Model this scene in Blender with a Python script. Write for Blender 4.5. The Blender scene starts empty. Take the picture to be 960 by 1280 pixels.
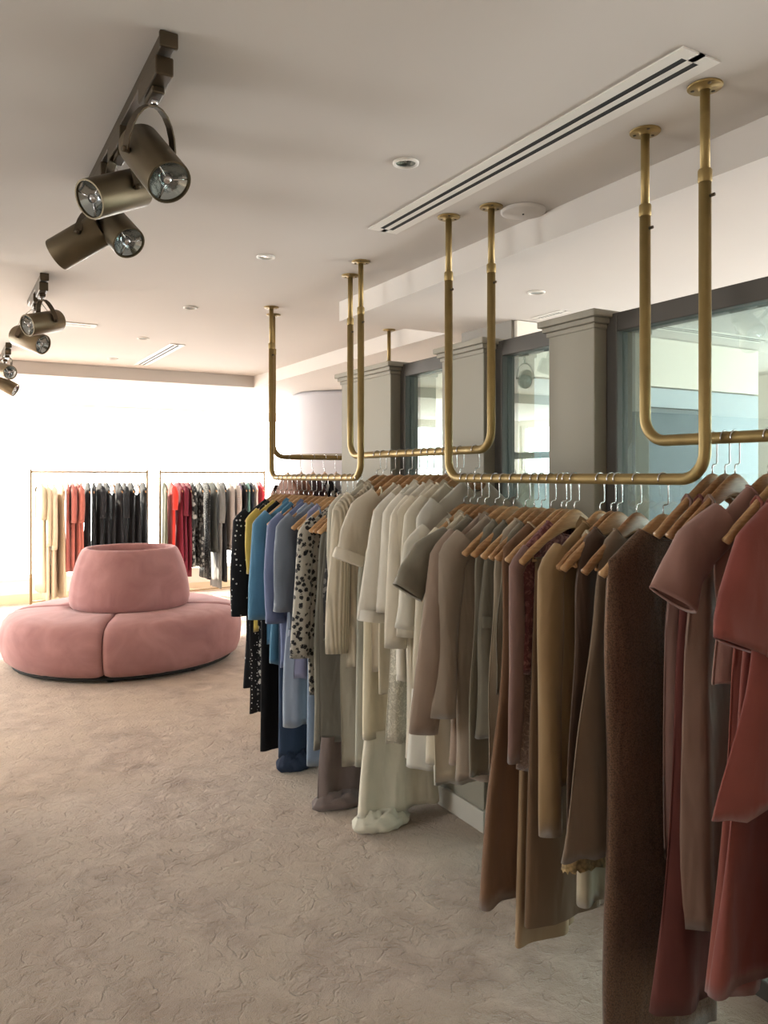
import bpy, math, random
from mathutils import Vector, Matrix, noise

S = bpy.context.scene
COL = S.collection
PI = math.pi

# ------------------------------------------------------------------ camera, sky, sun, exposure
EYE, FPX, TH = 1.62, 974.0, math.radians(29.68)
SN, CS = math.sin(TH), math.cos(TH)
cam = bpy.data.cameras.new('camera')
co = bpy.data.objects.new('camera', cam)
COL.objects.link(co)
co.location = (0, 0, EYE)
co.rotation_euler = (PI / 2, 0, -TH)
cam.sensor_width = 36
cam.lens = FPX / 1280 * 36
cam.shift_y = -45 / 1280
cam.clip_start = 0.05
S.camera = co

w = bpy.data.worlds.new('overcast_sky')
S.world = w
w.use_nodes = True
bg = w.node_tree.nodes['Background']
bg.inputs[0].default_value = (1.0, 0.985, 0.955, 1)
bg.inputs[1].default_value = 11.0

sun = bpy.data.lights.new('sun', 'SUN')
sun.energy = 30.0
sun.angle = math.radians(3)
sun.color = (1, 0.87, 0.7)
so = bpy.data.objects.new('sun', sun)
COL.objects.link(so)
so.rotation_euler = Vector((0.25, -0.75, -0.55)).to_track_quat('-Z', 'Y').to_euler()


def portal(loc, direction, sx, sy):
    l = bpy.data.lights.new('window_portal', 'AREA')
    l.shape = 'RECTANGLE'
    l.size, l.size_y = sx, sy
    l.cycles.is_portal = True
    o = bpy.data.objects.new('window_portal', l)
    COL.objects.link(o)
    o.location = loc
    o.rotation_euler = Vector(direction).to_track_quat('-Z', 'Y').to_euler()


portal((1.25, 11.05, 1.4), (0, -1, 0), 10.3, 2.2)
portal((-4.3, 8.9, 1.4), (1, 0, 0), 3.1, 2.2)
portal((-4.3, 3.0, 1.4), (1, 0, 0), 1.6, 2.2)  # portal of the added near-left fill window
portal((6.75, 1.0, 1.4), (-1, 0, 0), 6.4, 2.2)

S.view_settings.view_transform = 'Standard'
S.view_settings.look = 'None'
S.view_settings.gamma = 1
S.view_settings.exposure = 0.45
S.cycles.use_denoising = True
S.cycles.max_bounces = 10
S.cycles.diffuse_bounces = 6
S.cycles.glossy_bounces = 4
S.cycles.sample_clamp_indirect = 8
S.cycles.caustics_reflective = False
S.cycles.caustics_refractive = False


# ------------------------------------------------------------------ photograph geometry
def ray(px):
    u = (px - 480) / FPX
    return SN + CS * u, CS - SN * u


def y_on(px, X):          # depth Y where the vertical plane X is seen in column px
    a, b = ray(px)
    return X * b / a


def z_at(py, X, Y):       # height seen in row py at ground point X, Y
    return EYE - (py - 595) / FPX * (SN * X + CS * Y)


def lin(c):
    c /= 255
    return c / 12.92 if c <= 0.04045 else ((c + 0.055) / 1.055) ** 2.4


def rgb(r, g, b):
    return (lin(r), lin(g), lin(b), 1)


# ------------------------------------------------------------------ materials
def newmat(name):
    m = bpy.data.materials.new(name)
    m.use_nodes = True
    nt = m.node_tree
    return m, nt, nt.nodes['Principled BSDF']


def N(nt, kind, **kw):
    n = nt.nodes.new(kind)
    for k, v in kw.items():
        if k in n.inputs:
            n.inputs[k].default_value = v
        else:
            setattr(n, k, v)
    return n


def coords(nt):
    return N(nt, 'ShaderNodeTexCoord').outputs['Object']


def bump(nt, p, height, strength=0.3, dist=0.002):
    b = N(nt, 'ShaderNodeBump', Strength=strength, Distance=dist)
    nt.links.new(height, b.inputs['Height'])
    nt.links.new(b.outputs[0], p.inputs['Normal'])


def mixc(nt, fac, a, b):
    m = N(nt, 'ShaderNodeMix', data_type='RGBA')
    if hasattr(fac, 'links'):
        nt.links.new(fac, m.inputs[0])
    else:
        m.inputs[0].default_value = fac
    for k, v in ((6, a), (7, b)):
        if hasattr(v, 'links'):
            nt.links.new(v, m.inputs[k])
        else:
            m.inputs[k].default_value = v
    return m.outputs[2]


def ramp(nt, val, lo, hi):
    r = N(nt, 'ShaderNodeMapRange')
    r.inputs[1].default_value = lo
    r.inputs[2].default_value = hi
    nt.links.new(val, r.inputs[0])
    return r.outputs[0]


def plain(name, c, rough=0.6, metal=0.0, var=0.06, scale=6, bmp=0.05, bscale=120):
    m, nt, p = newmat(name)
    tc = coords(nt)
    n = N(nt, 'ShaderNodeTexNoise', Scale=scale, Detail=5)
    nt.links.new(tc, n.inputs['Vector'])
    dark = tuple(x * (1 - var * 2) for x in c[:3]) + (1,)
    nt.links.new(mixc(nt, n.outputs[0], dark, c), p.inputs['Base Color'])
    p.inputs['Roughness'].default_value = rough
    p.inputs['Metallic'].default_value = metal
    if bmp:
        n2 = N(nt, 'ShaderNodeTexNoise', Scale=bscale, Detail=3)
        nt.links.new(tc, n2.inputs['Vector'])
        bump(nt, p, n2.outputs[0], bmp, 0.002)
    return m


FAB = {}


def fabric(c, kind='plain', c2=(240, 238, 230), rough=0.85, scale=60.0):
    key = (c, kind, c2, rough, scale)
    if key in FAB:
        return FAB[key]
    m, nt, p = newmat('fabric_' + kind)
    tc = coords(nt)
    base = rgb(*c)
    n = N(nt, 'ShaderNodeTexNoise', Scale=9, Detail=4)
    nt.links.new(tc, n.inputs['Vector'])
    col = mixc(nt, n.outputs[0], tuple(x * 0.82 for x in base[:3]) + (1,), tuple(min(1, x * 1.1) for x in base[:3]) + (1,))
    p.inputs['Roughness'].default_value = rough
    p.inputs['Sheen Weight'].default_value = 0.18 if sum(c) > 200 else 0.02
    p.inputs['Sheen Roughness'].default_value = 0.5
    p.inputs['Specular IOR Level'].default_value = 0.3
    h = N(nt, 'ShaderNodeTexNoise', Scale=450, Detail=2)
    nt.links.new(tc, h.inputs['Vector'])
    hs, st, di = h.outputs[0], 0.25, 0.001
    if kind == 'dots':
        v = N(nt, 'ShaderNodeTexVoronoi', Scale=scale, Randomness=0.55)
        nt.links.new(tc, v.inputs['Vector'])
        f = N(nt, 'ShaderNodeMath', operation='LESS_THAN')
        nt.links.new(v.outputs['Distance'], f.inputs[0])
        f.inputs[1].default_value = 0.2
        col = mixc(nt, f.outputs[0], col, rgb(*c2))
    elif kind == 'floral':
        v = N(nt, 'ShaderNodeTexNoise', Scale=scale, Detail=3, Distortion=2.5)
        nt.links.new(tc, v.inputs['Vector'])
        v2 = N(nt, 'ShaderNodeTexVoronoi', Scale=scale * 0.45)
        nt.links.new(tc, v2.inputs['Vector'])
        mm = N(nt, 'ShaderNodeMath', operation='MULTIPLY')
        nt.links.new(v.outputs[0], mm.inputs[0])
        nt.links.new(ramp(nt, v2.outputs['Distance'], 0.75, 0.2), mm.inputs[1])
        col = mixc(nt, ramp(nt, mm.outputs[0], 0.27, 0.31), col, rgb(*c2))
    elif kind == 'check':
        sp = N(nt, 'ShaderNodeTexChecker', Scale=scale)
        nt.links.new(tc, sp.inputs['Vector'])
        col = mixc(nt, sp.outputs['Fac'], col, rgb(*c2))
    elif kind == 'rib':
        sx = N(nt, 'ShaderNodeTexWave', Scale=scale, bands_direction='DIAGONAL')
        mp = N(nt, 'ShaderNodeMapping')
        mp.inputs['Scale'].default_value = (1, 1, 0.0)
        nt.links.new(tc, mp.inputs[0])
        nt.links.new(mp.outputs[0], sx.inputs['Vector'])
        hs, st, di = sx.outputs['Fac'], 0.8, 0.004
        col = mixc(nt, ramp(nt, sx.outputs['Fac'], 0.0, 0.5), tuple(x * 0.72 for x in base[:3]) + (1,), col)
    elif kind == 'sequin':
        v = N(nt, 'ShaderNodeTexVoronoi', Scale=scale)
        nt.links.new(tc, v.inputs['Vector'])
        p.inputs['Metallic'].default_value = 0.55
        p.inputs['Roughness'].default_value = 0.42
        hs, st, di = v.outputs['Color'], 0.7, 0.004
        col = mixc(nt, ramp(nt, v.outputs['Distance'], 0.3, 0.8), col, tuple(x * 0.45 for x in base[:3]) + (1,))
    elif kind == 'lace':
        v = N(nt, 'ShaderNodeTexNoise', Scale=scale, Detail=6, Distortion=1.8)
        nt.links.new(tc, v.inputs['Vector'])
        col = mixc(nt, ramp(nt, v.outputs[0], 0.5, 0.62), col, rgb(*c2))
        hs, st, di = v.outputs[0], 0.9, 0.006
    elif kind == 'satin':
        p.inputs['Roughness'].default_value = 0.42
        p.inputs['Sheen Weight'].default_value = 0.1
        p.inputs['Anisotropic'].default_value = 0.4
    nt.links.new(col, p.inputs['Base Color'])
    wm = N(nt, 'ShaderNodeMapping')
    wm.inputs['Scale'].default_value = (16, 16, 5)
    nt.links.new(tc, wm.inputs[0])
    oi = N(nt, 'ShaderNodeObjectInfo')
    nt.links.new(oi.outputs['Random'], wm.inputs['Location'])
    wr = N(nt, 'ShaderNodeTexNoise', Scale=1.0, Detail=1.5, Distortion=.5)
    nt.links.new(wm.outputs[0], wr.inputs['Vector'])
    b1 = N(nt, 'ShaderNodeBump', Strength=0.45, Distance=0.02)
    nt.links.new(wr.outputs[0], b1.inputs['Height'])
    b2 = N(nt, 'ShaderNodeBump', Strength=st, Distance=di)
    nt.links.new(hs, b2.inputs['Height'])
    nt.links.new(b1.outputs[0], b2.inputs['Normal'])
    nt.links.new(b2.outputs[0], p.inputs['Normal'])
    FAB[key] = m
    return m


def brass_mat():
    m, nt, p = newmat('brushed_brass')
    tc = coords(nt)
    n = N(nt, 'ShaderNodeTexNoise', Scale=14, Detail=6)
    nt.links.new(tc, n.inputs['Vector'])
    nt.links.new(mixc(nt, n.outputs[0], rgb(128, 108, 66), rgb(164, 140, 90)), p.inputs['Base Color'])
    p.inputs['Metallic'].default_value = 0.6
    p.inputs['Roughness'].default_value = 0.48
    return m


def wood_mat(name, a, b):
    m, nt, p = newmat(name)
    tc = coords(nt)
    mp = N(nt, 'ShaderNodeMapping')
    mp.inputs['Scale'].default_value = (2.5, 30, 30)
    nt.links.new(tc, mp.inputs[0])
    n = N(nt, 'ShaderNodeTexNoise', Scale=4, Detail=6, Distortion=1.2)
    nt.links.new(mp.outputs[0], n.inputs['Vector'])
    oi = N(nt, 'ShaderNodeObjectInfo')
    ad = N(nt, 'ShaderNodeMath', operation='MULTIPLY_ADD')
    nt.links.new(oi.outputs['Random'], ad.inputs[0])
    ad.inputs[1].default_value = 0.5
    nt.links.new(n.outputs[0], ad.inputs[2])
    nt.links.new(mixc(nt, ramp(nt, ad.outputs[0], 0.35, 1.1), a, b), p.inputs['Base Color'])
    p.inputs['Roughness'].default_value = 0.33
    bump(nt, p, n.outputs[0], 0.1, 0.001)
    return m


def carpet_mat():
    m, nt, p = newmat('thick_pile_carpet')
    tc = coords(nt)
    wn = N(nt, 'ShaderNodeTexNoise', Scale=1.6, Detail=3, Distortion=1.0)
    nt.links.new(tc, wn.inputs['Vector'])
    n1 = N(nt, 'ShaderNodeTexNoise', Scale=6.0, Detail=8, Distortion=.5, Roughness=.62)
    nt.links.new(tc, n1.inputs['Vector'])
    n2 = N(nt, 'ShaderNodeTexNoise', Scale=11.0, Detail=6, Distortion=.6)
    nt.links.new(tc, n2.inputs['Vector'])
    n3 = N(nt, 'ShaderNodeTexNoise', Scale=260.0, Detail=2)
    nt.links.new(tc, n3.inputs['Vector'])
    c = mixc(nt, ramp(nt, n1.outputs[0], 0.3, 0.72), rgb(156, 136, 121), rgb(212, 194, 179))
    c = mixc(nt, ramp(nt, wn.outputs[0], 0.35, 0.7), c, rgb(196, 178, 160))
    f = N(nt, 'ShaderNodeMath', operation='MULTIPLY')
    nt.links.new(ramp(nt, n3.outputs[0], 0.42, 0.3), f.inputs[0])
    f.inputs[1].default_value = 0.35
    c = mixc(nt, f.outputs[0], c, rgb(130, 112, 98))
    nt.links.new(c, p.inputs['Base Color'])
    p.inputs['Roughness'].default_value = 1.0
    p.inputs['Sheen Weight'].default_value = 0.3
    p.inputs['Specular IOR Level'].default_value = 0.1
    # ridged small creases of the pile
    ab = N(nt, 'ShaderNodeMath', operation='SUBTRACT')
    nt.links.new(n2.outputs[0], ab.inputs[0])
    ab.inputs[1].default_value = 0.5
    a2 = N(nt, 'ShaderNodeMath', operation='ABSOLUTE')
    nt.links.new(ab.outputs[0], a2.inputs[0])
    rid0 = ramp(nt, a2.outputs[0], 0.0, 0.05)
    msk = N(nt, 'ShaderNodeTexNoise', Scale=11.0, Detail=2)
    nt.links.new(tc, msk.inputs['Vector'])
    mk = N(nt, 'ShaderNodeMath', operation='MAXIMUM')
    nt.links.new(rid0, mk.inputs[0])
    nt.links.new(ramp(nt, msk.outputs[0], 0.56, 0.44), mk.inputs[1])
    rid = mk.outputs[0]
    m1 = N(nt, 'ShaderNodeMath', operation='MULTIPLY_ADD')
    nt.links.new(n1.outputs[0], m1.inputs[0])
    m1.inputs[1].default_value = 1.6
    m2 = N(nt, 'ShaderNodeMath', operation='MULTIPLY')
    nt.links.new(rid, m2.inputs[0])
    m2.inputs[1].default_value = 0.4
    nt.links.new(m2.outputs[0], m1.inputs[2])
    m3 = N(nt, 'ShaderNodeMath', operation='MULTIPLY_ADD')
    nt.links.new(n3.outputs[0], m3.inputs[0])
    m3.inputs[1].default_value = 0.35
    n4 = N(nt, 'ShaderNodeTexNoise', Scale=38.0, Detail=4, Distortion=.4)
    nt.links.new(tc, n4.inputs['Vector'])
    m4 = N(nt, 'ShaderNodeMath', operation='MULTIPLY_ADD')
    nt.links.new(n4.outputs[0], m4.inputs[0])
    m4.inputs[1].default_value = 0.55
    nt.links.new(m1.outputs[0], m4.inputs[2])
    nt.links.new(m4.outputs[0], m3.inputs[2])
    bump(nt, p, m3.outputs[0], 0.8, 0.022)
    return m


def velvet_mat():
    m, nt, p = newmat('pink_velvet')
    tc = coords(nt)
    n = N(nt, 'ShaderNodeTexNoise', Scale=3.0, Detail=5, Distortion=1.4)
    nt.links.new(tc, n.inputs['Vector'])
    n2 = N(nt, 'ShaderNodeTexNoise', Scale=300, Detail=2)
    nt.links.new(tc, n2.inputs['Vector'])
    nt.links.new(mixc(nt, ramp(nt, n.outputs[0], 0.3, 0.7), rgb(146, 105, 106), rgb(168, 126, 126)), p.inputs['Base Color'])
    p.inputs['Roughness'].default_value = 0.95
    p.inputs['Sheen Weight'].default_value = 0.3
    p.inputs['Sheen Roughness'].default_value = 0.35
    p.inputs['Sheen Tint'].default_value = rgb(225, 195, 192)
    bump(nt, p, n2.outputs[0], 0.2, 0.001)
    return m


def glass_mat(name, tint, mirror):
    m, nt, p = newmat(name)
    out = nt.nodes['Material Output']
    nt.nodes.remove(p)
    tr = N(nt, 'ShaderNodeBsdfTransparent', Color=tint)
    gl = N(nt, 'ShaderNodeBsdfGlossy', Color=tint, Roughness=0.0)
    mx = N(nt, 'ShaderNodeMixShader')
    mx.inputs[0].default_value = mirror
    nt.links.new(tr.outputs[0], mx.inputs[1])
    nt.links.new(gl.outputs[0], mx.inputs[2])
    nt.links.new(mx.outputs[0], out.inputs[0])
    return m


M = dict(
    plaster=plain('ceiling_plaster', rgb(206, 201, 196), 0.9, 0, 0.02, 2, 0.03),
    wall=plain('wall_paint', rgb(232, 226, 216), 0.85, 0, 0.02, 2, 0.03),
    sill=plain('sill_paint', rgb(226, 208, 178), 0.8, 0, 0.03),
    taupe=plain('pilaster_paint', rgb(150, 145, 132), 0.7, 0, 0.03, 3, 0.03),
    skirt=plain('skirting_paint', rgb(196, 192, 182), 0.6, 0, 0.03),
    bluegrey=plain('blue_grey_panel', rgb(92, 104, 112), 0.6, 0, 0.04),
    paleblue=plain('pale_blue_panel', rgb(176, 190, 200), 0.6, 0, 0.04),
    pier=plain('pier_paint', rgb(140, 136, 130), 0.8, 0, 0.03),
    frame=plain('dark_window_frame', rgb(72, 67, 61), 0.5, 0.2, 0.05),
    black=plain('black_gap', rgb(22, 21, 20), 0.8, 0, 0.02),
    white=plain('white_metal', rgb(228, 225, 219), 0.5, 0, 0.02),
    cream=plain('cream_rack_metal', rgb(120, 98, 66), 0.5, 0.3, 0.03),
    chrome=plain('chrome', rgb(205, 205, 208), 0.18, 1.0, 0.02, 6, 0),
    bronze=plain('satin_bronze', rgb(112, 100, 80), 0.42, 0.8, 0.06, 8, 0.02),
    darkbronze=plain('dark_bronze', rgb(86, 74, 58), 0.45, 0.7, 0.06, 8, 0.02),
    reflector=plain('lamp_reflector', rgb(190, 198, 200), 0.15, 1.0, 0.1, 40, 0.3, 60),
    brass=brass_mat(),
    wood=wood_mat('hanger_wood', rgb(134, 92, 58), rgb(196, 158, 114)),
    carpet=carpet_mat(),
    velvet=velvet_mat(),
    lilac=plain('curved_wall_paint', rgb(196, 196, 203), 0.8, 0, 0.02),
    mirror=glass_mat('tinted_partition_glass', rgb(226, 238, 236), 0.2),
    glass=glass_mat('clear_window_glass', (0.97, 0.98, 0.98, 1), 0.04),
    gold=plain('rose_gold_tray', rgb(205, 160, 140), 0.25, 0.8, 0.03),
)


# ------------------------------------------------------------------ mesh helpers
class MB:
    def __init__(s):
        s.v, s.f = [], []

    def add(s, verts, faces):
        o = len(s.v)
        s.v += [tuple(p) for p in verts]
        s.f += [tuple(i + o for i in f) for f in faces]
        return s

    def box(s, x0, y0, z0, x1, y1, z1):
        v = [(x, y, z) for x in (x0, x1) for y in (y0, y1) for z in (z0, z1)]
        return s.add(v, [(0, 1, 3, 2), (4, 6, 7, 5), (0, 4, 5, 1), (2, 3, 7, 6), (0, 2, 6, 4), (1, 5, 7, 3)])

    def rings(s, rings, cap0=False, cap1=False, close=True):
        n = len(rings[0])
        v = [p for r in rings for p in r]
        f = []
        for i in range(len(rings) - 1):
            for j in range(n if close else n - 1):
                k = (j + 1) % n
                f.append((i * n + j, i * n + k, (i + 1) * n + k, (i + 1) * n + j))
        if cap0:
            f.append(tuple(range(n))[::-1])
        if cap1:
            f.append(tuple((len(rings) - 1) * n + j for j in range(n)))
        return s.add(v, f)

    def tube(s, pts, r, n=10, caps=True, ref=None):
        pts = [Vector(p) for p in pts]
        rs = r if isinstance(r, (list, tuple)) else [r] * len(pts)
        out = []
        up = None
        for i, p in enumerate(pts):
            t = (pts[min(i + 1, len(pts) - 1)] - pts[max(i - 1, 0)]).normalized()
            if up is None:
                up = Vector((0, 0, 1)) if abs(t.z) < 0.9 else Vector((0, 1, 0))
            a = t.cross(up)
            if a.length < 1e-5:
                a = t.cross(Vector((1, 0, 0)))
            a.normalize()
            b = a.cross(t).normalized()
            up = b
            out.append([p + rs[i] * (math.cos(2 * PI * k / n) * a + math.sin(2 * PI * k / n) * b) for k in range(n)])
        return s.rings(out, caps, caps)

    def lathe(s, prof, n=32, c=(0, 0, 0), caps=False):
        return s.rings([[(c[0] + r * math.cos(2 * PI * k / n), c[1] + r * math.sin(2 * PI * k / n), c[2] + z) for k in range(n)]
                        for r, z in prof], caps, caps)

    def xf(s, mat):
        s.v = [tuple(mat @ Vector(p)) for p in s.v]
        return s

    def mesh(s, name, mat, smooth=True):
        me = bpy.data.meshes.new(name)
        me.from_pydata(s.v, [], s.f)
        me.materials.append(mat)
        if smooth:
            me.polygons.foreach_set('use_smooth', [True] * len(me.polygons))
        me.update()
        return me

    def build(s, name, mat, parent=None, smooth=True, bevel=0.0, sharp=False):
        me = s.mesh(name, mat, smooth)
        if sharp and smooth:
            me.set_sharp_from_angle(angle=math.radians(40))
        o = bpy.data.objects.new(name, me)
        COL.objects.link(o)
        if parent:
            o.parent = parent
        if bevel:
            b = o.modifiers.new('bevel', 'BEVEL')
            b.width, b.segments, b.limit_method = bevel, 2, 'ANGLE'
        return o


def thing(name, label, cat, loc=(0, 0, 0), rz=0, group=None):
    o = bpy.data.objects.new(name, None)
    COL.objects.link(o)
    o.location = loc
    o.rotation_euler = (0, 0, rz)
    o.empty_display_size = 0.05
    o['label'], o['category'] = label, cat
    if group:
        o['group'] = group
    return o


def struct(name, mb, mat, parent=None, bevel=0.0, label=None):
    o = mb.build(name, mat, parent, smooth=False, bevel=bevel)
    if not parent:
        o['kind'] = 'structure'
    return o


def sempty(name, loc=(0, 0, 0)):
    o = bpy.data.objects.new(name, None)
    COL.objects.link(o)
    o.location = loc
    o['kind'] = 'structure'
    return o


# ------------------------------------------------------------------ room shell
ZC, ZL = 2.67, 2.55
YB, XL, XR, YN = 10.85, -4.1, 6.6, -3.0
struct('floor', MB().box(XL - .2, YN - .2, -0.1, XR + .2, YB + .2, 0), M['carpet'])
struct('ceiling', MB().box(XL - .2, YN - .2, ZC, XR + .2, YB + .3, ZC + .15), M['plaster'])
struct('ceiling_soffit_right', MB().box(2.09, YN, ZL, XR, 4.21, ZC - .001), M['plaster'])
struct('ceiling_soffit_corner', MB().box(2.87, 4.2105, ZL, XR, YB, ZC - .001), M['plaster'])
struct('ceiling_soffit_back', MB().box(XL, 7.8, ZL, 2.8695, YB, ZC - .001), M['plaster'])
struct('wall_near', MB().box(XL - .2, YN - .2, 0, XR + .2, YN, ZC), M['wall'])
wb = MB().box(XL - .2, YB, 0, XR + .2, YB + .2, .32).box(XL - .2, YB, 2.47, XR + .2, YB + .2, ZC).box(XL - .2, YB, .32, -3.9, YB + .2, 2.47).box(6.3, YB, .32, XR + .2, YB + .2, 2.47)
struct('wall_back', wb, M['wall'])
struct('trim_1', MB().box(-4.0, YB - .03, .305, 6.4, YB + .0, .335), M['white'], bevel=.004)
struct('baseboard_back', MB().box(XL, YB - .015, 0, XR, YB - .0005, .12), M['sill'])
wl = MB().box(XL - .2, YN, 0, XL, 2.2, ZC).box(XL - .2, 3.8, 0, XL, 7.4, ZC).box(XL - .2, 2.2, 0, XL, 3.8, .32).box(XL - .2, 2.2, 2.47, XL, 3.8, ZC).box(XL - .2, 10.4, 0, XL, YB, ZC).box(XL - .2, 7.4, 0, XL, 10.4, .32).box(XL - .2, 7.4, 2.47, XL, 10.4, ZC)
struct('wall_left', wl, M['wall'])
wr = MB().box(XR, YN, 0, XR + .2, -2.1, ZC).box(XR, 4.1, 0, XR + .2, YB, ZC).box(XR, -2.1, 0, XR + .2, 4.1, .32).box(XR, -2.1, 2.47, XR + .2, 4.1, ZC)
struct('wall_right', wr, M['wall'])
# wing wall on the left (seen in the mirrors): pale bulkhead over blue-grey cupboards
struct('wall_wing', MB().box(-4.1, 4.15, 0, 0.02, 4.35, ZC), M['wall'])
struct('wall_wing_panel', MB().box(-4.09, 4.10, 0, -0.02, 4.149, 2.1), M['bluegrey'])
# pier behind the partition
struct('wall_pier', MB().box(2.96, 3.66, 0, 5.25, 4.17, ZL), M['pier'])
e_ = sempty('wall_cladding')
MB().box(2.98, 3.63, 2.22, 5.25, 3.659, ZL - .005).build('top_panel', M['wall'], e_, smooth=False)
MB().box(4.60, 3.63, .02, 5.25, 3.659, 2.21).build('pale_panel', M['paleblue'], e_, smooth=False, bevel=.003)
MB().box(3.84, 3.60, .02, 4.59, 3.659, 2.07).build('dark_panel', M['bluegrey'], e_, smooth=False, bevel=.003)
MB().box(3.02, 3.63, .02, 3.83, 3.659, 2.21).build('pale_panel', M['paleblue'], e_, smooth=False, bevel=.003)
MB().box(3.84, 3.63, 2.08, 4.59, 3.659, 2.21).build('pale_panel', M['paleblue'], e_, smooth=False, bevel=.003)
tp = thing('standing_panel', 'tall grey framed panel standing on the floor behind the middle glass', 'panel', (3.2, 3.42, 0))
MB().box(-.05, -.03, .002, .05, .03, 2.02).build('panel_frame', M['frame'], tp, smooth=False, bevel=.003)
MB().box(-.03, -.034, .1, .03, -.0301, 1.95).build('panel_face', M['lilac'], tp, smooth=False)


def window(n, mb_fr, mb_pane, fm, gm):
    e = sempty('window_%d' % n)
    mb_fr.build('window_frame', fm, e, smooth=False, bevel=.004)
    mb_pane.build('window_pane', gm, e, smooth=False)
    return e


fr = MB()
for x in (-3.9, -2.3, -0.7, 6.2):
    fr.box(x, YB + .04, .32, x + .1, YB + .12, 2.47)
fr.box(-3.8, YB + .04, .32, 6.2, YB + .12, .36).box(-3.8, YB + .04, 2.43, 6.2, YB + .12, 2.47)
window(1, fr, MB().box(-3.8, YB + .075, .36, 6.2, YB + .085, 2.43), M['white'], M['glass'])
fr = MB()
for y in (7.4, 8.85, 10.3):
    fr.box(XL - .12, y, .32, XL - .04, y + .1, 2.47)
fr.box(XL - .12, 7.5, .32, XL - .04, 10.3, .36).box(XL - .12, 7.5, 2.43, XL - .04, 10.3, 2.47)
window(2, fr, MB().box(XL - .085, 7.5, .36, XL - .075, 10.3, 2.43), M['white'], M['glass'])
fr = MB()
for y in (2.2, 3.7):
    fr.box(XL - .12, y, .32, XL - .04, y + .1, 2.47)
fr.box(XL - .12, 2.3, .32, XL - .04, 3.7, .36).box(XL - .12, 2.3, 2.43, XL - .04, 3.7, 2.47)
window(7, fr, MB().box(XL - .085, 2.3, .36, XL - .075, 3.7, 2.43), M['white'], M['glass'])  # added near-left window, out of view, kept as fill light for the near room
fr = MB()
for y in (-2.1, -0.05, 2.0, 4.0):
    fr.box(XR + .04, y, .32, XR + .12, y + .1, 2.47)
fr.box(XR + .04, -2.0, .32, XR + .12, 4.0, .36).box(XR + .04, -2.0, 2.43, XR + .12, 4.0, 2.47)
window(3, fr, MB().box(XR + .075, -2.0, .36, XR + .085, 4.0, 2.43), M['white'], M['glass'])

# partition of pilasters and mirrored glass
XP, XG, ZP = 2.15, 2.21, 2.235


def pilaster(n, y0, y1):
    e = sempty('wall_pilaster_%d' % n)
    MB().box(XP, y0, 0, XP + .3, y1, ZP - .03).build('shaft', M['taupe'], e, smooth=False, bevel=.004)
    cap = MB()
    for k, (g, z0, z1) in enumerate(((.008, ZP - .055, ZP - .035), (.02, ZP - .035, ZP - .015), (.034, ZP - .015, ZP + .012))):
        cap.box(XP - g, y0 - g, z0, XP + .3 + g, y1 + g, z1)
    cap.build('capital', M['taupe'], e, smooth=False, bevel=.004)
    MB().box(XP - .016, y0 - .016, 0.001, XP + .3, y1 + .016, .1).build('skirting', M['skirt'], e, smooth=False, bevel=.004)


pilaster(1, 2.167, 2.42)
pilaster(2, 2.856, 3.195)
pilaster(3, 3.70, 4.30)
pilaster(4, -0.3, 0.1)


def mirror_panel(n, y0, y1):
    t = .055
    f = MB().box(XG, y0, .04, XG + .1, y0 + t, ZP).box(XG, y1 - t, .04, XG + .1, y1, ZP)
    f.box(XG, y0 + t, ZP - t - .015, XG + .1, y1 - t, ZP).box(XG, y0 + t, .0, XG + .1, y1 - t, .06)
    window(n, f, MB().box(XG + .03, y0 + t, .06, XG + .04, y1 - t, ZP - t - .015), M['frame'], M['mirror'])


mirror_panel(4, 0.1, 2.166)
mirror_panel(5, 2.421, 2.855)
mirror_panel(6, 3.196, 3.699)

# round fitting-room wall beyond
cw = sempty('wall_round', (4.06, 8.04, 0))
MB().lathe([(.62, 0), (.62, 2.50), (.60, 2.535), (.56, 2.549)], 64).build('curved_wall', M['lilac'], cw)
MB().lathe([(.6205, 1.845), (.626, 1.847), (.626, 1.86), (.6205, 1.862)], 64).build('rail_line', M['taupe'], cw)


# ------------------------------------------------------------------ ceiling fittings
def slot_vent(label, x0, y0, x1, y1, z=ZC, slots_along_y=True):
    t = thing('slot_vent', label, 'air vent', ((x0 + x1) / 2, (y0 + y1) / 2, z))
    L, W = ((y1 - y0) / 2, (x1 - x0) / 2) if slots_along_y else ((x1 - x0) / 2, (y1 - y0) / 2)
    f = MB()
    e = .035
    s = W * .2
    for a, b in ((-W, -s * 2.3), (-s * .75, s * .75), (s * 2.3, W)):
        f.box(a, -L, -.005, b, L, -.0005)
    for q in (-1, 1):
        f.box(-s * 2.3, min(q * L, q * (L - e)), -.005, s * 2.3, max(q * L, q * (L - e)), -.0005)
    g = MB().box(-s * 2.3, -L + e, -.0035, s * 2.3, L - e, -.0006)
    fo = f.build('vent_frame', M['white'], t, smooth=False)
    go = g.build('slot', M['black'], t, smooth=False)
    if not slots_along_y:
        t.rotation_euler = (0, 0, PI / 2)


slot_vent('long white slot vent with two black slots in the near ceiling', 1.575, 1.29, 1.715, 2.90)
slot_vent('far white slot vent in the ceiling before the back bulkhead', 1.585, 6.2, 1.705, 7.55)
slot_vent('slot vent in the ceiling of the room behind the near glass', 3.80, 3.30, 4.95, 3.42, ZL, slots_along_y=False)
slot_vent('short thin ceiling vent behind the second cluster of spotlights', .70, 5.68, .95, 5.80, slots_along_y=False)
slot_vent('small vent in the lower ceiling above the first grey pilaster', 3.02, 3.30, 3.09, 3.55, ZL)


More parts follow.
